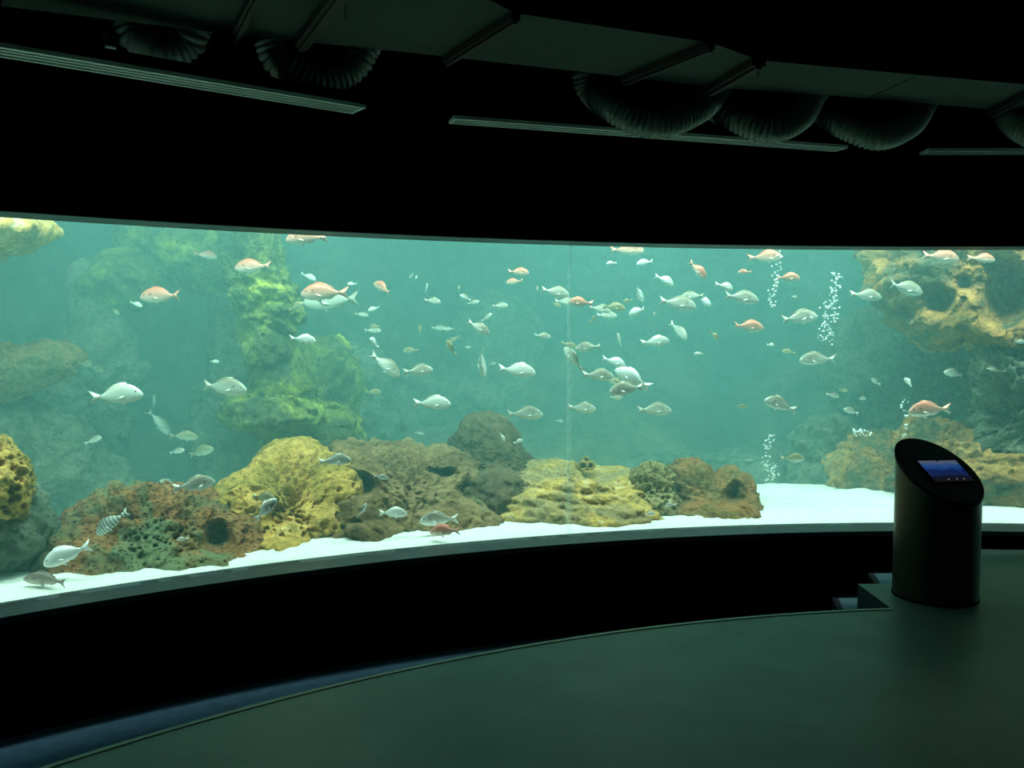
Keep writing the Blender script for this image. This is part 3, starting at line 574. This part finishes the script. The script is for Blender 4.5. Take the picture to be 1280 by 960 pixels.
# x, y, full length in pixels, heading (1 toward the pedestal end, -1 away), nose-up tilt in degrees, turn into depth in degrees, kind, sight-line distance y
FISH = [
 (202,370,54,-1,0,0,'pink',6.3),(257,319,28,1,-5,10,'pink',7.9),(316,333,46,-1,-2,0,'pink',6.8),(170,380,16,1,-20,20,'pale',7.0),(144,389,14,1,-30,55,'olive',7.2),
 (145,494,68,1,6,0,'pale',5.9),(279,484,60,1,-4,0,'silver',6.3),(268,452,12,1,0,30,'pale',7.2),(106,455,17,1,-5,0,'olive',6.7),(119,461,21,1,-15,0,'olive',7.6),(169,473,22,1,-14,0,'silver',8.2),
 (192,504,26,1,60,60,'silver',8.2),(200,528,40,1,-52,45,'silver',8.0),(230,545,34,1,-4,10,'olive',7.2),(221,564,20,1,14,0,'silver',7.2),(250,565,36,1,18,0,'olive',7.2),
 (117,550,22,1,24,0,'silver',6.7),(124,589,18,-1,-15,0,'silver',8.0),(66,604,15,1,0,0,'silver',6.9),(113,622,24,-1,-15,15,'silver',7.2),(211,604,24,-1,20,0,'silver',7.0),(243,606,52,1,8,35,'silver',6.0),
 (138,654,48,-1,-36,5,'striped',5.55),(84,693,62,-1,-20,10,'white',5.45),(60,724,66,-1,2,5,'brown',5.0),(228,674,14,-1,0,0,'pale',5.5),
 (330,622,36,1,-4,20,'olive',5.75),(332,637,38,1,48,15,'pale',5.7),(419,575,40,1,4,0,'silver',6.1),(491,641,36,1,0,0,'pale',6.3),(453,638,22,1,50,55,'silver',6.2),(476,596,18,1,-10,0,'silver',6.5),
 (549,649,50,-1,0,10,'silver',6.1),(557,663,42,-1,-6,10,'pink',6.0),(524,541,12,1,-10,0,'silver',8.4),(628,546,12,1,-50,30,'pale',7.0),(648,552,13,1,20,30,'pale',7.0),
 (383,297,52,-1,-3,0,'pink',6.3),(406,366,60,-1,0,0,'pink',6.1),(415,375,72,-1,-2,0,'silver',7.2),(386,346,20,1,-22,0,'pale',7.6),(370,383,21,1,30,0,'olive',7.3),(396,382,16,1,-10,75,'silver',7.3),
 (379,424,32,1,-5,0,'pale',6.5),(440,355,12,-1,0,25,'pale',7.2),(479,360,32,-1,28,30,'pink',6.5),(452,393,17,1,-6,0,'silver',7.8),(467,386,15,-1,-15,10,'pale',7.7),(469,408,15,-1,0,10,'olive',7.3),(466,413,21,1,0,0,'silver',7.9),
 (468,429,26,-1,30,72,'white',6.6),(482,456,46,1,-38,15,'silver',6.5),(467,490,19,1,0,0,'olive',7.5),(443,434,10,1,0,40,'silver',8.2),(514,438,21,-1,0,0,'olive',7.5),(523,463,37,1,6,0,'silver',6.5),(540,504,48,1,0,0,'pale',6.2),
 (515,344,12,-1,-30,40,'silver',7.6),(520,347,8,1,30,60,'pale',7.6),(533,360,14,1,60,60,'pale',7.6),(540,376,22,1,-6,0,'silver',7.2),(573,361,12,1,50,60,'olive',8.0),(582,372,17,-1,25,30,'silver',7.5),(592,378,15,1,15,20,'silver',7.7),
 (625,382,20,1,4,0,'silver',7.6),(608,397,18,1,35,25,'silver',7.7),(598,409,32,1,-28,0,'silver',6.8),(524,412,17,1,40,75,'olive',7.4),(548,410,19,1,0,0,'silver',8.6),(561,411,15,-1,0,0,'silver',8.2),
 (563,435,26,-1,55,50,'olive',6.9),(568,424,14,-1,-25,20,'olive',7.4),(585,434,9,1,0,40,'silver',8.2),(601,453,42,1,-62,60,'pale',6.3),(615,455,11,1,20,30,'silver',8.0),(646,463,48,1,-5,0,'pale',6.1),(656,517,46,1,0,0,'silver',6.2),
 (648,340,27,1,-2,0,'pink',7.3),(643,352,21,-1,-4,0,'pink',7.6),(671,361,15,1,20,75,'silver',7.2),(694,365,36,1,-10,0,'silver',7.1),(706,377,26,1,-4,0,'silver',7.5),(695,381,15,1,-10,30,'olive',7.4),
 (726,378,32,-1,6,0,'pink',6.8),(750,386,28,1,-10,0,'silver',7.4),(767,384,30,1,-4,0,'olive',7.1),(758,394,26,1,0,0,'silver',7.7),(742,399,17,1,35,72,'olive',7.4),(678,420,21,1,-5,0,'silver',7.1),
 (711,431,20,1,-15,0,'olive',7.3),(735,434,32,-1,-4,0,'silver',6.7),(716,449,38,-1,54,35,'silver',6.6),(774,425,22,-1,58,60,'pale',7.1),(768,452,30,1,-16,10,'white',6.6),(791,473,50,-1,30,15,'white',6.3),
 (747,469,40,1,-2,0,'silver',6.5),(767,477,30,1,-28,0,'olive',6.8),(784,486,46,-1,-6,0,'silver',6.35),(770,497,16,1,0,15,'silver',7.4),(727,510,36,1,-2,0,'silver',6.6),(817,512,45,1,0,0,'silver',6.2),(699,526,11,1,0,30,'silver',8.0),
 (784,312,42,1,0,0,'pink',7.6),(764,329,13,-1,0,20,'pale',7.1),(806,328,21,-1,-8,0,'pale',6.9),(832,350,28,1,-22,30,'pale',6.7),(798,367,30,1,-35,50,'white',6.5),(785,376,13,-1,-10,20,'olive',7.2),
 (797,389,26,-1,-14,35,'white',6.6),(817,392,14,1,10,75,'silver',7.3),(847,379,47,1,-8,0,'silver',6.3),(866,370,30,-1,0,20,'silver',6.9),(880,377,28,1,-12,40,'white',6.6),(872,337,30,1,-44,25,'pink',6.7),
 (907,358,26,1,-12,30,'pale',6.7),(926,372,45,1,-6,0,'silver',6.3),(848,413,32,1,-40,40,'pale',6.6),(819,427,36,1,6,0,'pale',6.5),(805,429,13,1,0,40,'pale',7.0),(893,419,16,1,-42,20,'olive',7.0),(873,442,11,-1,0,10,'pale',7.0),
 (935,408,40,1,-3,0,'pink',6.9),(931,340,17,-1,0,0,'pink',7.3),(957,321,42,1,3,0,'pink',6.8),(929,508,14,-1,0,10,'olive',7.4),
 (985,347,30,1,2,0,'pink',6.9),(994,371,11,1,0,50,'silver',7.2),(998,397,48,1,8,0,'silver',6.2),(1022,449,46,-1,0,0,'silver',6.3),(964,431,12,1,0,40,'pale',7.2),(986,440,17,-1,14,20,'olive',7.2),(976,506,46,-1,20,10,'silver',6.2),
 (1083,369,38,1,-6,0,'silver',6.4),(1131,360,46,1,-12,0,'silver',6.2),(1176,321,46,1,-4,0,'pink',6.3),(1228,323,32,1,-4,0,'pink',6.6),(1193,467,27,-1,12,0,'silver',6.6),(1162,512,54,-1,-3,0,'pink',6.1),
 (1136,478,17,-1,40,60,'pale',6.8),(1094,477,15,-1,30,72,'silver',6.9),(1054,488,12,1,0,45,'olive',7.2),(1041,494,16,1,-12,0,'silver',7.5),(1077,498,13,1,0,20,'silver',7.5),(1064,514,20,-1,20,0,'silver',7.4),
 (991,573,30,1,4,0,'olive',7.0),(1274,427,16,1,0,0,'silver',6.7),(1238,461,10,1,0,50,'silver',6.7),(936,575,9,1,0,0,'silver',7.6),(812,642,13,1,4,0,'pale',6.2),(838,631,13,-1,0,0,'pale',6.3),
]
ADJ = {'silver': 'silver-grey', 'pink': 'pinkish-red', 'pale': 'pale silver', 'white': 'brightly lit white', 'olive': 'olive-backed', 'striped': 'dark-barred silver', 'brown': 'brownish grey'}
def zone(x, y):
    if y > 595 and x < 300: return 'over the reddish porous boulder'
    if x < 262: return 'before the dark cave mouth'
    if y > 560 and x < 470: return 'over the yellow rock hump'
    if y > 590 and x < 700: return 'low over the white sand'
    if y > 590 and x < 900: return 'before the rusty layered boulder'
    if x < 425: return 'beside the mossy rock column'
    if x < 560: return 'above the brown reef ridge'
    if x < 690: return 'above the dark cone boulder'
    if x < 800: return 'near the window joint'
    if x < 945: return 'above the round speckled boulder'
    if x < 1060: return 'by the bubble streams'
    return 'before the orange outcrop'
def fish_label(x, y, L, h, t, yaw, kind, d):
    size = 'large' if L >= 44 else 'mid-sized' if L >= 28 else 'small' if L >= 17 else 'tiny'
    if yaw >= 45: pose = 'turned end-on' + (', nose up' if t > 25 else ', nose down' if t < -25 else '')
    else:
        pose = ('rising ' if t > 18 else 'diving ' if t < -18 else 'swimming ') + ('toward' if h > 0 else 'away from') + ' the pedestal'
    haze = 'hazy ' if d > 7.0 and L >= 17 else ''
    return f'{size} {haze}{ADJ[kind]} bream {pose}, {zone(x, y)}'
OWN = {(138,654): 'silver bream with dark vertical bars, nosing down past the porous boulder', (84,693): 'blurred brightly lit white bream gliding over sand beside the porous boulder',
       (60,724): 'dark brownish fish lying low over the sand by the sill', (406,366): 'large rose-red bream seen side-on beside the mossy column', (415,375): 'hazy silver bream half hidden behind the rose-red bream',
       (383,297): 'pink bream cut off by the window head above the mossy column', (1162,512): 'large pale pink bream swimming away from the pedestal below the orange outcrop',
       (106, 455): 'upper of two small olive-backed breams swimming close together by the arch leg',
       (119, 461): 'lower of two small olive-backed breams swimming close together by the arch leg',
       (169, 473): 'small hazy silver-grey bream crossing the cave mouth above a large pale bream',
       (221, 564): 'small hazy silver-grey bream below two olive-backed breams over the porous boulder',
       (230, 545): 'hazy olive-backed bream, upper of two, swimming above the reddish porous boulder',
       (250, 565): 'hazy olive-backed bream, lower of two, rising above the reddish porous boulder',
       (524, 541): 'tiny silver-grey bream just above the crest of the brown reef ridge',
       (443, 434): 'tiny faint silver-grey bream in open haze beside the mossy column',
       (440, 355): 'tiny pale bream at the tail of the rose-red bream',
       (467, 386): 'tiny pale bream turned away from a small hazy silver one beneath it',
       (452, 393): 'small hazy silver-grey bream just below a tiny pale bream over the brown ridge',
       (466, 413): 'small hazy silver-grey bream half covered by a tiny olive-backed one',
       (540, 376): 'small silver-grey bream alone in open water high above the brown ridge',
       (548, 410): 'small faint silver-grey bream nose to nose with another tiny one',
       (520, 347): 'tiniest pale bream beside a tiny diving silver one under the window head',
       (533, 360): 'tiny pale bream standing nearly upright, end-on, under the window head',
       (592, 378): 'tiny silver-grey bream close beside a rising silver one above the dark cone',
       (585, 434): 'tiny faint silver-grey speck of a bream beside an upended olive one',
       (625, 382): 'small hazy silver-grey bream swimming level above a rising one over the cone',
       (678, 420): 'small silver-grey bream alone between the dark cone and the window joint',
       (694, 365): 'hazy silver-grey bream swimming behind the joint toward a pinkish bream',
       (750, 386): 'hazy silver-grey bream at the tail of a pinkish bream by the joint',
       (706, 377): 'small hazy silver-grey bream tucked under a larger one, nose at a pinkish bream',
       (758, 394): 'small hazy silver-grey bream tucked under an olive-backed one by the joint',
       (747, 469): 'silver-grey bream swimming into a cluster of overlapping breams by the joint',
       (727, 510): 'silver-grey bream swimming on its own below the cluster of overlapping breams',
       (770, 497): 'tiny silver-grey bream directly beneath the cluster of overlapping breams',
       (699, 526): 'tiny silver-grey bream low beside the joint, above the pale yellow ledge',
       (817, 512): 'large silver-grey bream swimming low above the round speckled boulder',
       (847, 379): 'large silver-grey bream overlapping two paler breams high in the water',
       (926, 372): 'large silver-grey bream with a pale bream just above its back',
       (832, 350): 'pale bream diving gently above a large silver-grey bream',
       (848, 413): 'pale bream diving steeply below a large silver-grey bream',
       (957, 321): 'pinkish bream at the window head in the thin bubble stream',
       (985, 347): 'pinkish bream between the thin bubble stream and the dense plume',
       (1077, 498): 'tiny silver-grey bream between the domed rock and the orange outcrop',
       (1274, 427): 'tiny silver-grey bream at the lower edge of the orange overhang',
}
# distance from the window's centre for fish that pass close to a rock or to one another
RFIX = {(419, 575): 9.85, (1238, 461): 9.9, (370, 383): 10.7, (330, 622): 9.80, (332, 637): 9.62, (784, 486): 9.95, (791, 473): 10.25, (767, 477): 10.7, (557, 663): 9.60}
fish_n = 0
def add_fish(x, y, L, h, t, yaw, kind, d):
    global fish_n
    fish_n += 1
    p = on_y(x, y, d); r0 = math.hypot(p[0] - CX, p[1] - CY)
    if r0 < 10.25 or y > 590 and r0 < 10.8 and x > 40: p = on_r(x, y, (9.60 if y > 670 else 9.67 if y > 590 else 10.08) + max(0.0, r0 - 9.2) * 0.2 + (0 if y > 590 else (fish_n % 6) * 0.085))     # every fish swims behind the panes
    if (x, y) in RFIX: p = on_r(x, y, RFIX[(x, y)])
    length = L * p[1] / F
    tr_, yr_ = math.radians(t), math.radians(yaw)
    sgn = 1 if (fish_n * 7) % 3 else -1
    fwd = Vector((h * math.cos(tr_) * math.cos(yr_), sgn * math.cos(tr_) * math.sin(yr_), math.sin(tr_)))
    side = Vector((0, 0, 1)).cross(fwd).normalized(); up = fwd.cross(side)
    body, parts, whole = fish_meshes(kind, fish_n % 3)
    big = L >= 26
    o = link('fish', body if big else whole)
    rot = Matrix((fwd, side, up)).transposed().to_4x4()
    o.matrix_world = Matrix.Translation(Vector(p)) @ rot @ Matrix.Diagonal((length, length, length * (0.72 if kind == 'brown' else 1), 1))
    lab = OWN.get((x, y)) or fish_label(x, y, L, h, t, yaw, kind, d)
    tag(o, lab, 'fish', 'breams ' + zone(x, y))
    if big:
        for nm, me in parts: link(nm, me, None, o)
for f_ in FISH: add_fish(*f_)

# ------------------------------------------------------------------ bubble streams
M['bubble'] = plain('air_bubble', (0.95, 0.97, 0.97), 0.12, 0.0, spec=1.0)
def bubbles(label, pts, r, n, jit, seed):
    rng = random.Random(seed); bm = bmesh.new()
    for k in range(n):
        s = rng.random() * (len(pts) - 1); i = int(s); f = s - i
        x = pts[i][0] * (1 - f) + pts[i + 1][0] * f + rng.gauss(0, jit * (pts[i][2] * (1 - f) + pts[i + 1][2] * f)); y = pts[i][1] * (1 - f) + pts[i + 1][1] * f + rng.gauss(0, 2)
        c = on_r(x, y, r + rng.uniform(-.12, .12)); q = rng.uniform(.005, .012)
        bmesh.ops.create_icosphere(bm, subdivisions=1, radius=q, matrix=Matrix.Translation(c))
    o = obj('bubble_stream', bm, M['bubble'], None, True); tag(o, label, 'bubbles', 'air bubble streams', 'stuff')
bubbles('thin stream of white air bubbles rising below the window head', [(972, 312, 1), (970, 350, .7), (964, 385, .5)], 10.0, 55, 4, 1)
bubbles('dense plume of white air bubbles beside the orange outcrop', [(1046, 342, .4), (1042, 375, .9), (1034, 400, 1.2), (1030, 428, 1)], 10.0, 130, 6, 2)
bubbles('column of air bubbles rising from the sand beside the domed rock', [(962, 545, .6), (960, 575, .8), (965, 600, .8)], 10.2, 60, 5, 3)
bubbles('small cluster of air bubbles above the domed olive rock', [(1072, 536, 1), (1079, 548, 1)], 10.2, 26, 6, 4)
bubbles('few air bubbles near the large pale pink bream', [(1129, 498, .6), (1133, 515, .8), (1128, 548, .7)], 10.2, 18, 4, 5)

# ------------------------------------------------------------------ pedestal with slanted top and screen
pc = np.array([2.55, 5.22]); PR = 0.238
ped = empty('information_pedestal', (pc[0], pc[1], 0)); tag(ped, 'dark cylindrical information pedestal with a slanted top and small screen', 'pedestal')
GA, GB, GC = -0.20, 0.62, 0.765               # slanted top: z = GC + GA x + GB y
def cut_cyl(r, z0, dz, n=64, ring=None):
    bm = bmesh.new(); lo, hi = [], []
    for i in range(n):
        a = 2 * math.pi * i / n; x, y = r * math.cos(a), r * math.sin(a)
        lo.append(bm.verts.new((x, y, z0 if ring is None else GC + GA * x + GB * y + ring))); hi.append(bm.verts.new((x, y, GC + GA * x + GB * y + dz)))
    for i in range(n): bm.faces.new((lo[i], lo[(i + 1) % n], hi[(i + 1) % n], hi[i]))
    bm.faces.new(hi); bm.faces.new(lo[::-1]); return bm
o = obj('column', cut_cyl(PR, 0.0, -0.022), M['bronze'], ped, True)
md = o.modifiers.new('edges', 'EDGE_SPLIT'); md.split_angle = math.radians(40)
o = obj('top_plate', cut_cyl(PR + 0.006, 0, 0.0, ring=-0.022), M['gloss_black'], ped, True); md = o.modifiers.new('edges', 'EDGE_SPLIT'); md.split_angle = math.radians(40)
bm = bmesh.new(); n = 64
for r0, r1, z0, z1 in ((PR + .004, PR - .01, 0, .012),):
    prism([(r0 * math.cos(2 * math.pi * i / n), r0 * math.sin(2 * math.pi * i / n)) for i in range(n)], z0, z1, bm)
obj('base_ring', bm, M['gloss_black'], ped)
nrm = Vector((-GA, -GB, 1)).normalized()
def on_top(px, py):
    v = ray(px, py); o_ = EYE - np.array([pc[0], pc[1], 0])
    # z = GC + GA x + GB y
    t = (GC + GA * o_[0] + GB * o_[1] - o_[2]) / (v[2] - GA * v[0] - GB * v[1])
    return Vector(o_ + v * t)
q = [on_top(1149, 577), on_top(1197, 576), on_top(1214, 602), on_top(1167, 603)]
qc = sum(q, Vector()) / 4
ex = ((q[1] - q[0]) + (q[2] - q[3])).normalized(); ey = nrm.cross(ex).normalized()
sw = ((q[1] - q[0]).length + (q[2] - q[3]).length) / 2; sh = (abs((q[0] - q[3]).dot(ey)) + abs((q[1] - q[2]).dot(ey))) / 2
SM, nt, b = mat('lit_screen'); L = nt.links.new; nt.nodes.remove(b); out = nt.nodes['Material Output']
tc = nd(nt, 'ShaderNodeTexCoord'); sx = nd(nt, 'ShaderNodeSeparateXYZ'); L(tc.outputs['Generated'], sx.inputs[0])
nz = nd(nt, 'ShaderNodeTexNoise', Scale=5.0, Detail=3.0); L(tc.outputs['Generated'], nz.inputs['Vector'])
ma = nd(nt, 'ShaderNodeMath', operation='MULTIPLY_ADD'); L(nz.outputs['Fac'], ma.inputs[0]); ma.inputs[1].default_value = 0.28; L(sx.outputs[1], ma.inputs[2])
r = ramp(nt, [(0.10, (0.02, 0.015, 0.012)), (0.36, (0.012, 0.02, 0.05)), (0.50, (0.02, 0.05, 0.22)), (0.62, (0.010, 0.03, 0.16)), (0.74, (0.02, 0.09, 0.42)), (0.98, (0.07, 0.20, 0.52)), (1.0, (0.16, 0.22, 0.36))])
L(ma.outputs[0], r.inputs[0]); em = nd(nt, 'ShaderNodeEmission', Strength=0.4); L(r.outputs[0], em.inputs[0]); L(em.outputs[0], out.inputs[0])
bm = bmesh.new(); bmesh.ops.create_cube(bm, size=1)
bz = obj('bezel', bm, M['gloss_black'], ped); Mx = Matrix((ex, ey, nrm)).transposed().to_4x4()
bz.data.transform(Matrix.Diagonal((sw + .016, sh + .016, .006, 1)))
bz.location = qc + nrm * 0.001; bz.rotation_euler = Mx.to_euler()
bm = bmesh.new(); bmesh.ops.create_cube(bm, size=1); scn = obj('screen', bm, SM, ped)
scn.data.transform(Matrix.Diagonal((sw, sh, .004, 1)))
scn.location = qc + nrm * 0.004; scn.rotation_euler = Mx.to_euler(); scn['label'] = 'glowing blue underwater picture on the screen'
bm = bmesh.new(); bmesh.ops.create_cone(bm, cap_ends=True, segments=16, radius1=.009, radius2=.009, depth=.004)
cl = obj('camera_dot', bm, M['gloss_black'], ped); cl.location = qc + ey * sh * .5 + nrm * .006; cl.rotation_euler = Mx.to_euler()
DM, nt, b = mat('lit_icon'); b.inputs['Base Color'].default_value = (.5, .4, .35, 1); b.inputs['Emission Color'].default_value = (.8, .55, .42, 1); b.inputs['Emission Strength'].default_value = .25
for k, fx in enumerate((-.12, .10, .28)):
    bm = bmesh.new(); bmesh.ops.create_cone(bm, cap_ends=True, segments=12, radius1=.005, radius2=.005, depth=.002)
    ic = obj('screen_icon', bm, DM, scn); ic.location = (fx * sw, -.40 * sh, .0028)

# ------------------------------------------------------------------ ceiling: panels, rails, diffusers, ducts
PZ = 3.10
far = [(-140, -8), (0, 8), (150, 25), (292, 43), (375, 52), (557, 71), (640, 78), (778, 96), (887, 108), (1083, 123), (1237, 137), (1420, 128)]
near = [(-140, -150), (0, -115), (240, -60), (322, -8), (425, -10), (640, 15), (720, 27), (888, 52), (948, 73), (1152, 92), (1282, 104), (1450, 118)]
def nearpt(i):
    return on_z(*near[i], PZ)
cuts = [((0, 8), (30, -110)), ((292, 44), (345, -60)), ((375, 52), (470, -75)), ((556, 71), (645, 14)), ((778, 96), (889, 51)), ((887, 109), (949, 73)), ((1084, 123), (1152, 92)), ((1237, 137), (1300, 105)), ((1420, 128), (1480, 110))]
cl_ = empty('suspended_ceiling', on_z(640, 50, PZ)); tag(cl_, 'suspended strip of grey-green ceiling panels along the window wall', 'ceiling panels')
for a, c in zip(cuts, cuts[1:]):
    q = [on_z(*a[0], PZ), on_z(*c[0], PZ), on_z(*c[1], PZ), on_z(*a[1], PZ)]
    g = np.mean(q, 0); q = [p_ + (g - p_) / np.linalg.norm(g - p_) * 0.008 for p_ in q]
    o = obj('panel', prism([(p_[0] - cl_.location.x, p_[1] - cl_.location.y) for p_ in q], 0, 0.03), M['panel'], cl_)
def bar(bm, a, b_, w, h):
    a = Vector(a); b_ = Vector(b_); d = b_ - a; c = (a + b_) / 2
    box(bm, c, (d.length, w, h), d.to_track_quat('X', 'Z').to_matrix().to_4x4())
for (a, c), w in (((cuts[1]), .055), ((cuts[2]), .075), ((cuts[3]), .05), ((cuts[4]), .055), ((cuts[5]), .085), ((cuts[7]), .055)):
    A_, B_ = on_z(*a, PZ), on_z(*c, PZ); A_ = A_ + (A_ - B_) / np.linalg.norm(A_ - B_) * -.02
    bm = bmesh.new(); A2 = A_ - np.array(cl_.location); B2 = B_ - np.array(cl_.location)
    dz = np.array([0, 0, -.022]); bar(bm, A2 + dz, B2 + dz, w, .04); bar(bm, A2 + dz * 2.2, B2 + dz * 2.2, w * .45, .02)
    obj('rail', bm, M['rail'], cl_)
for px, y0 in ((948, 74), (431, -2), (650, 79)):
    bm = bmesh.new(); p_ = on_z(px, y0, PZ) - np.array(cl_.location); box(bm, Vector(p_) + Vector((0, 0, -.045)), (.005, .005, .09)); obj('hanger_wire', bm, M['rail'], cl_)
# black drop above the near edge of the strip
drop = [on_z(*c[1], PZ)[:2] for c in cuts]; drop2 = [(p_[0] * .55 + .2, p_[1] * .55) for p_ in drop]
struct(obj('ceiling_drop', prism([tuple(p_) for p_ in drop] + [tuple(p_) for p_ in drop2][::-1], PZ - .01, PZ + .3), M['black']), 'black lowered ceiling band beside the grey-green panels', 'ceiling')

GZ = 2.83
def diffuser(nw, ne, se, sw_, slots, label):
    """linear slot diffuser: corner pixels of its underside"""
    P4 = [on_z(*p_, GZ) for p_ in (nw, ne, se, sw_)]
    c = np.mean(P4, 0); root = empty('slot_diffuser', c); tag(root, label, 'air vent', 'slot diffusers over the window')
    ax = Vector(((P4[1] - P4[0]) + (P4[2] - P4[3])) / 2); ln = ax.length; ax.normalize(); ay = Vector((0, 0, 1)).cross(ax)
    wd = (abs(Vector(P4[3] - P4[0]).dot(ay)) + abs(Vector(P4[2] - P4[1]).dot(ay))) / 2
    R = Matrix((ax, ay, Vector((0, 0, 1)))).transposed().to_4x4(); root.matrix_world = Matrix.Translation(c) @ R
    bm = bmesh.new(); box(bm, (0, 0, .05), (ln - .03, wd - .03, .06)); obj('plenum_box', bm, M['black'], root)
    bm = bmesh.new(); fw_ = .018
    for s in (-1, 1): box(bm, (0, s * (wd - fw_) / 2, .01), (ln, fw_, .02)); box(bm, (s * (ln - fw_) / 2, 0, .01), (fw_, wd - 2 * fw_, .02))
    obj('frame', bm, M['white_metal'], root)
    inner = wd - 2 * fw_; pitch = inner / slots
    for k in range(slots):
        bm = bmesh.new(); box(bm, (0, -inner / 2 + pitch * (k + .5), .012), (ln - 2 * fw_, pitch * .46, .012)); obj('blade', bm, M['white_metal'], root)
    return root
diffuser((-420, -12), (462, 136), (436, 142), (-450, -1), 3, 'long white slot diffuser with several blades over the shallow window end')
diffuser((572, 149), (1064, 185), (1040, 190), (557, 154), 2, 'long white slot diffuser partly hidden by hanging ducts')
diffuser((1160, 189), (1480, 188), (1465, 193), (1150, 194), 2, 'white slot diffuser above the orange outcrop end of the window')

def duct(pts, label):
    """corrugated flexible duct through pixel points with a radius each: (px, py, cylinder radius)"""
    K = [Vector(on_r(*p_)) if len(p_) == 3 else Vector(p_[:3]) for p_ in pts]
    # Catmull-Rom
    C = []; K2 = [K[0] * 2 - K[1]] + K + [K[-1] * 2 - K[-2]]
    for i in range(1, len(K2) - 2):
        for j in range(40):
            t = j / 40; a, b_, c, d = K2[i - 1:i + 3]
            C.append(.5 * ((2 * b_) + (c - a) * t + (2 * a - 5 * b_ + 4 * c - d) * t * t + (3 * b_ - a - 3 * c + d) * t ** 3))
    C.append(K[-1])
    ls = [0]
    for a, b_ in zip(C, C[1:]): ls.append(ls[-1] + (b_ - a).length)
    tot = ls[-1]; nr = int(tot / .031); per = 6; N = nr * per; ns = 22; Vv = []; Rw = .072
    base = Vector(C[0]); prev = None
    lsn = np.array(ls); Ca = np.array([c[:] for c in C])
    s_ = np.linspace(0, tot, N + 1); Pn = np.stack([np.interp(s_, lsn, Ca[:, k]) for k in range(3)], 1)
    T = np.gradient(Pn, axis=0); T /= np.linalg.norm(T, axis=1)[:, None]
    ref = np.array([0.3, -1, 0.2])
    e1 = np.cross(T[0], ref); e1 /= np.linalg.norm(e1)
    for k in range(N + 1):
        e1 = e1 - T[k] * (e1 @ T[k]); e1 /= np.linalg.norm(e1); e2 = np.cross(T[k], e1)
        rr = Rw + .014 * abs(math.sin(math.pi * k / per))
        for j in range(ns):
            a = 2 * math.pi * j / ns; Vv.append(Pn[k] + rr * (math.cos(a) * e1 + math.sin(a) * e2) - np.array(base))
    i = np.arange((N + 1) * ns).reshape(N + 1, ns); j2 = np.roll(i, -1, 1)
    Q = np.stack([i[:-1].ravel(), i[1:].ravel(), j2[1:].ravel(), j2[:-1].ravel()], 1)
    o = link('flexible_duct', mesh_np('flexible_duct', np.array(Vv), Q), M['duct']); o.location = base
    tag(o, label, 'duct', 'flexible air ducts')
def panel_r(px):
    p_ = on_z(px, float(np.interp(px, [q_[0] for q_ in far], [q_[1] for q_ in far])), PZ); return math.hypot(p_[0] - CX, p_[1] - CY)
def diff_r(px, e):
    p_ = on_z(px, float(np.interp(px, [e[0][0], e[1][0]], [e[0][1], e[1][1]])), GZ); return math.hypot(p_[0] - CX, p_[1] - CY)
def duct5(x0, y0, xb, yb, x1, y1, e, label):
    """hangs from above the panels' far edge, sags in front of the diffuser edge e (or behind it when e is None) and rises again"""
    up1 = min(panel_r(min(x1, 1420)) + .17, 9.16)
    lo = (lambda px: diff_r(px, e) - (.21 if e is E2 else .13)) if e else (lambda px: up1 + .06)
    st = panel_r(min(x0, 1420)) + (.38 if e else .2)
    st = min(st, 9.16)
    duct([(x0 - 4, y0 - 44, st), (x0 + 6, y0 - 18, st), (x0 * .62 + xb * .38 + 2, y0 * .3 + yb * .7 - 24, .35 * st + .65 * lo(xb)), (xb, yb - 18, lo(xb)), (xb * .45 + x1 * .55, yb * .72 + y1 * .28 - 18, .6 * lo(xb) + .4 * up1), (x1 - 15, y1 - 4, up1), (x1 + 2, y1 - 34, up1), (x1 + 8, y1 - 60, up1)], label)
E1, E2 = ((572, 149), (1064, 185)), ((1160, 189), (1480, 188))
duct5(160, 60, 207, 83, 258, 40, None, 'sagging corrugated duct at the shallow end, above the long diffuser')
duct5(340, 92, 402, 118, 472, 62, None, 'sagging corrugated duct just above the end of the many-bladed diffuser')
duct5(733, 132, 818, 174, 915, 112, E1, 'corrugated duct sagging across the middle diffuser beneath a double rail')
duct5(888, 152, 962, 181, 1030, 126, E1, 'corrugated duct hanging second along the middle diffuser')
duct5(1024, 160, 1097, 190, 1168, 138, E1, 'corrugated duct hanging at the far end of the middle diffuser')
duct5(1254, 165, 1318, 198, 1390, 145, E2, 'corrugated duct hanging over the last diffuser')

# small sensor on the ceiling
sn = empty('ceiling_sensor', on_r(138, 50, 9.0)); tag(sn, 'small dark ceiling device with a metal ring beside the first duct', 'sensor')
bm = bmesh.new(); bmesh.ops.create_cone(bm, cap_ends=True, segments=20, radius1=.03, radius2=.035, depth=.07); obj('housing', bm, M['rail'], sn)
bm = bmesh.new(); bmesh.ops.create_cone(bm, cap_ends=True, segments=20, radius1=.026, radius2=.026, depth=.008); o = obj('ring', bm, M['white_metal'], sn); o.location = (0, 0, -.038)
bm = bmesh.new(); bmesh.ops.create_cone(bm, cap_ends=True, segments=10, radius1=.006, radius2=.006, depth=.62); o = obj('rod', bm, M['rail'], sn); o.location = (0, 0, .345)
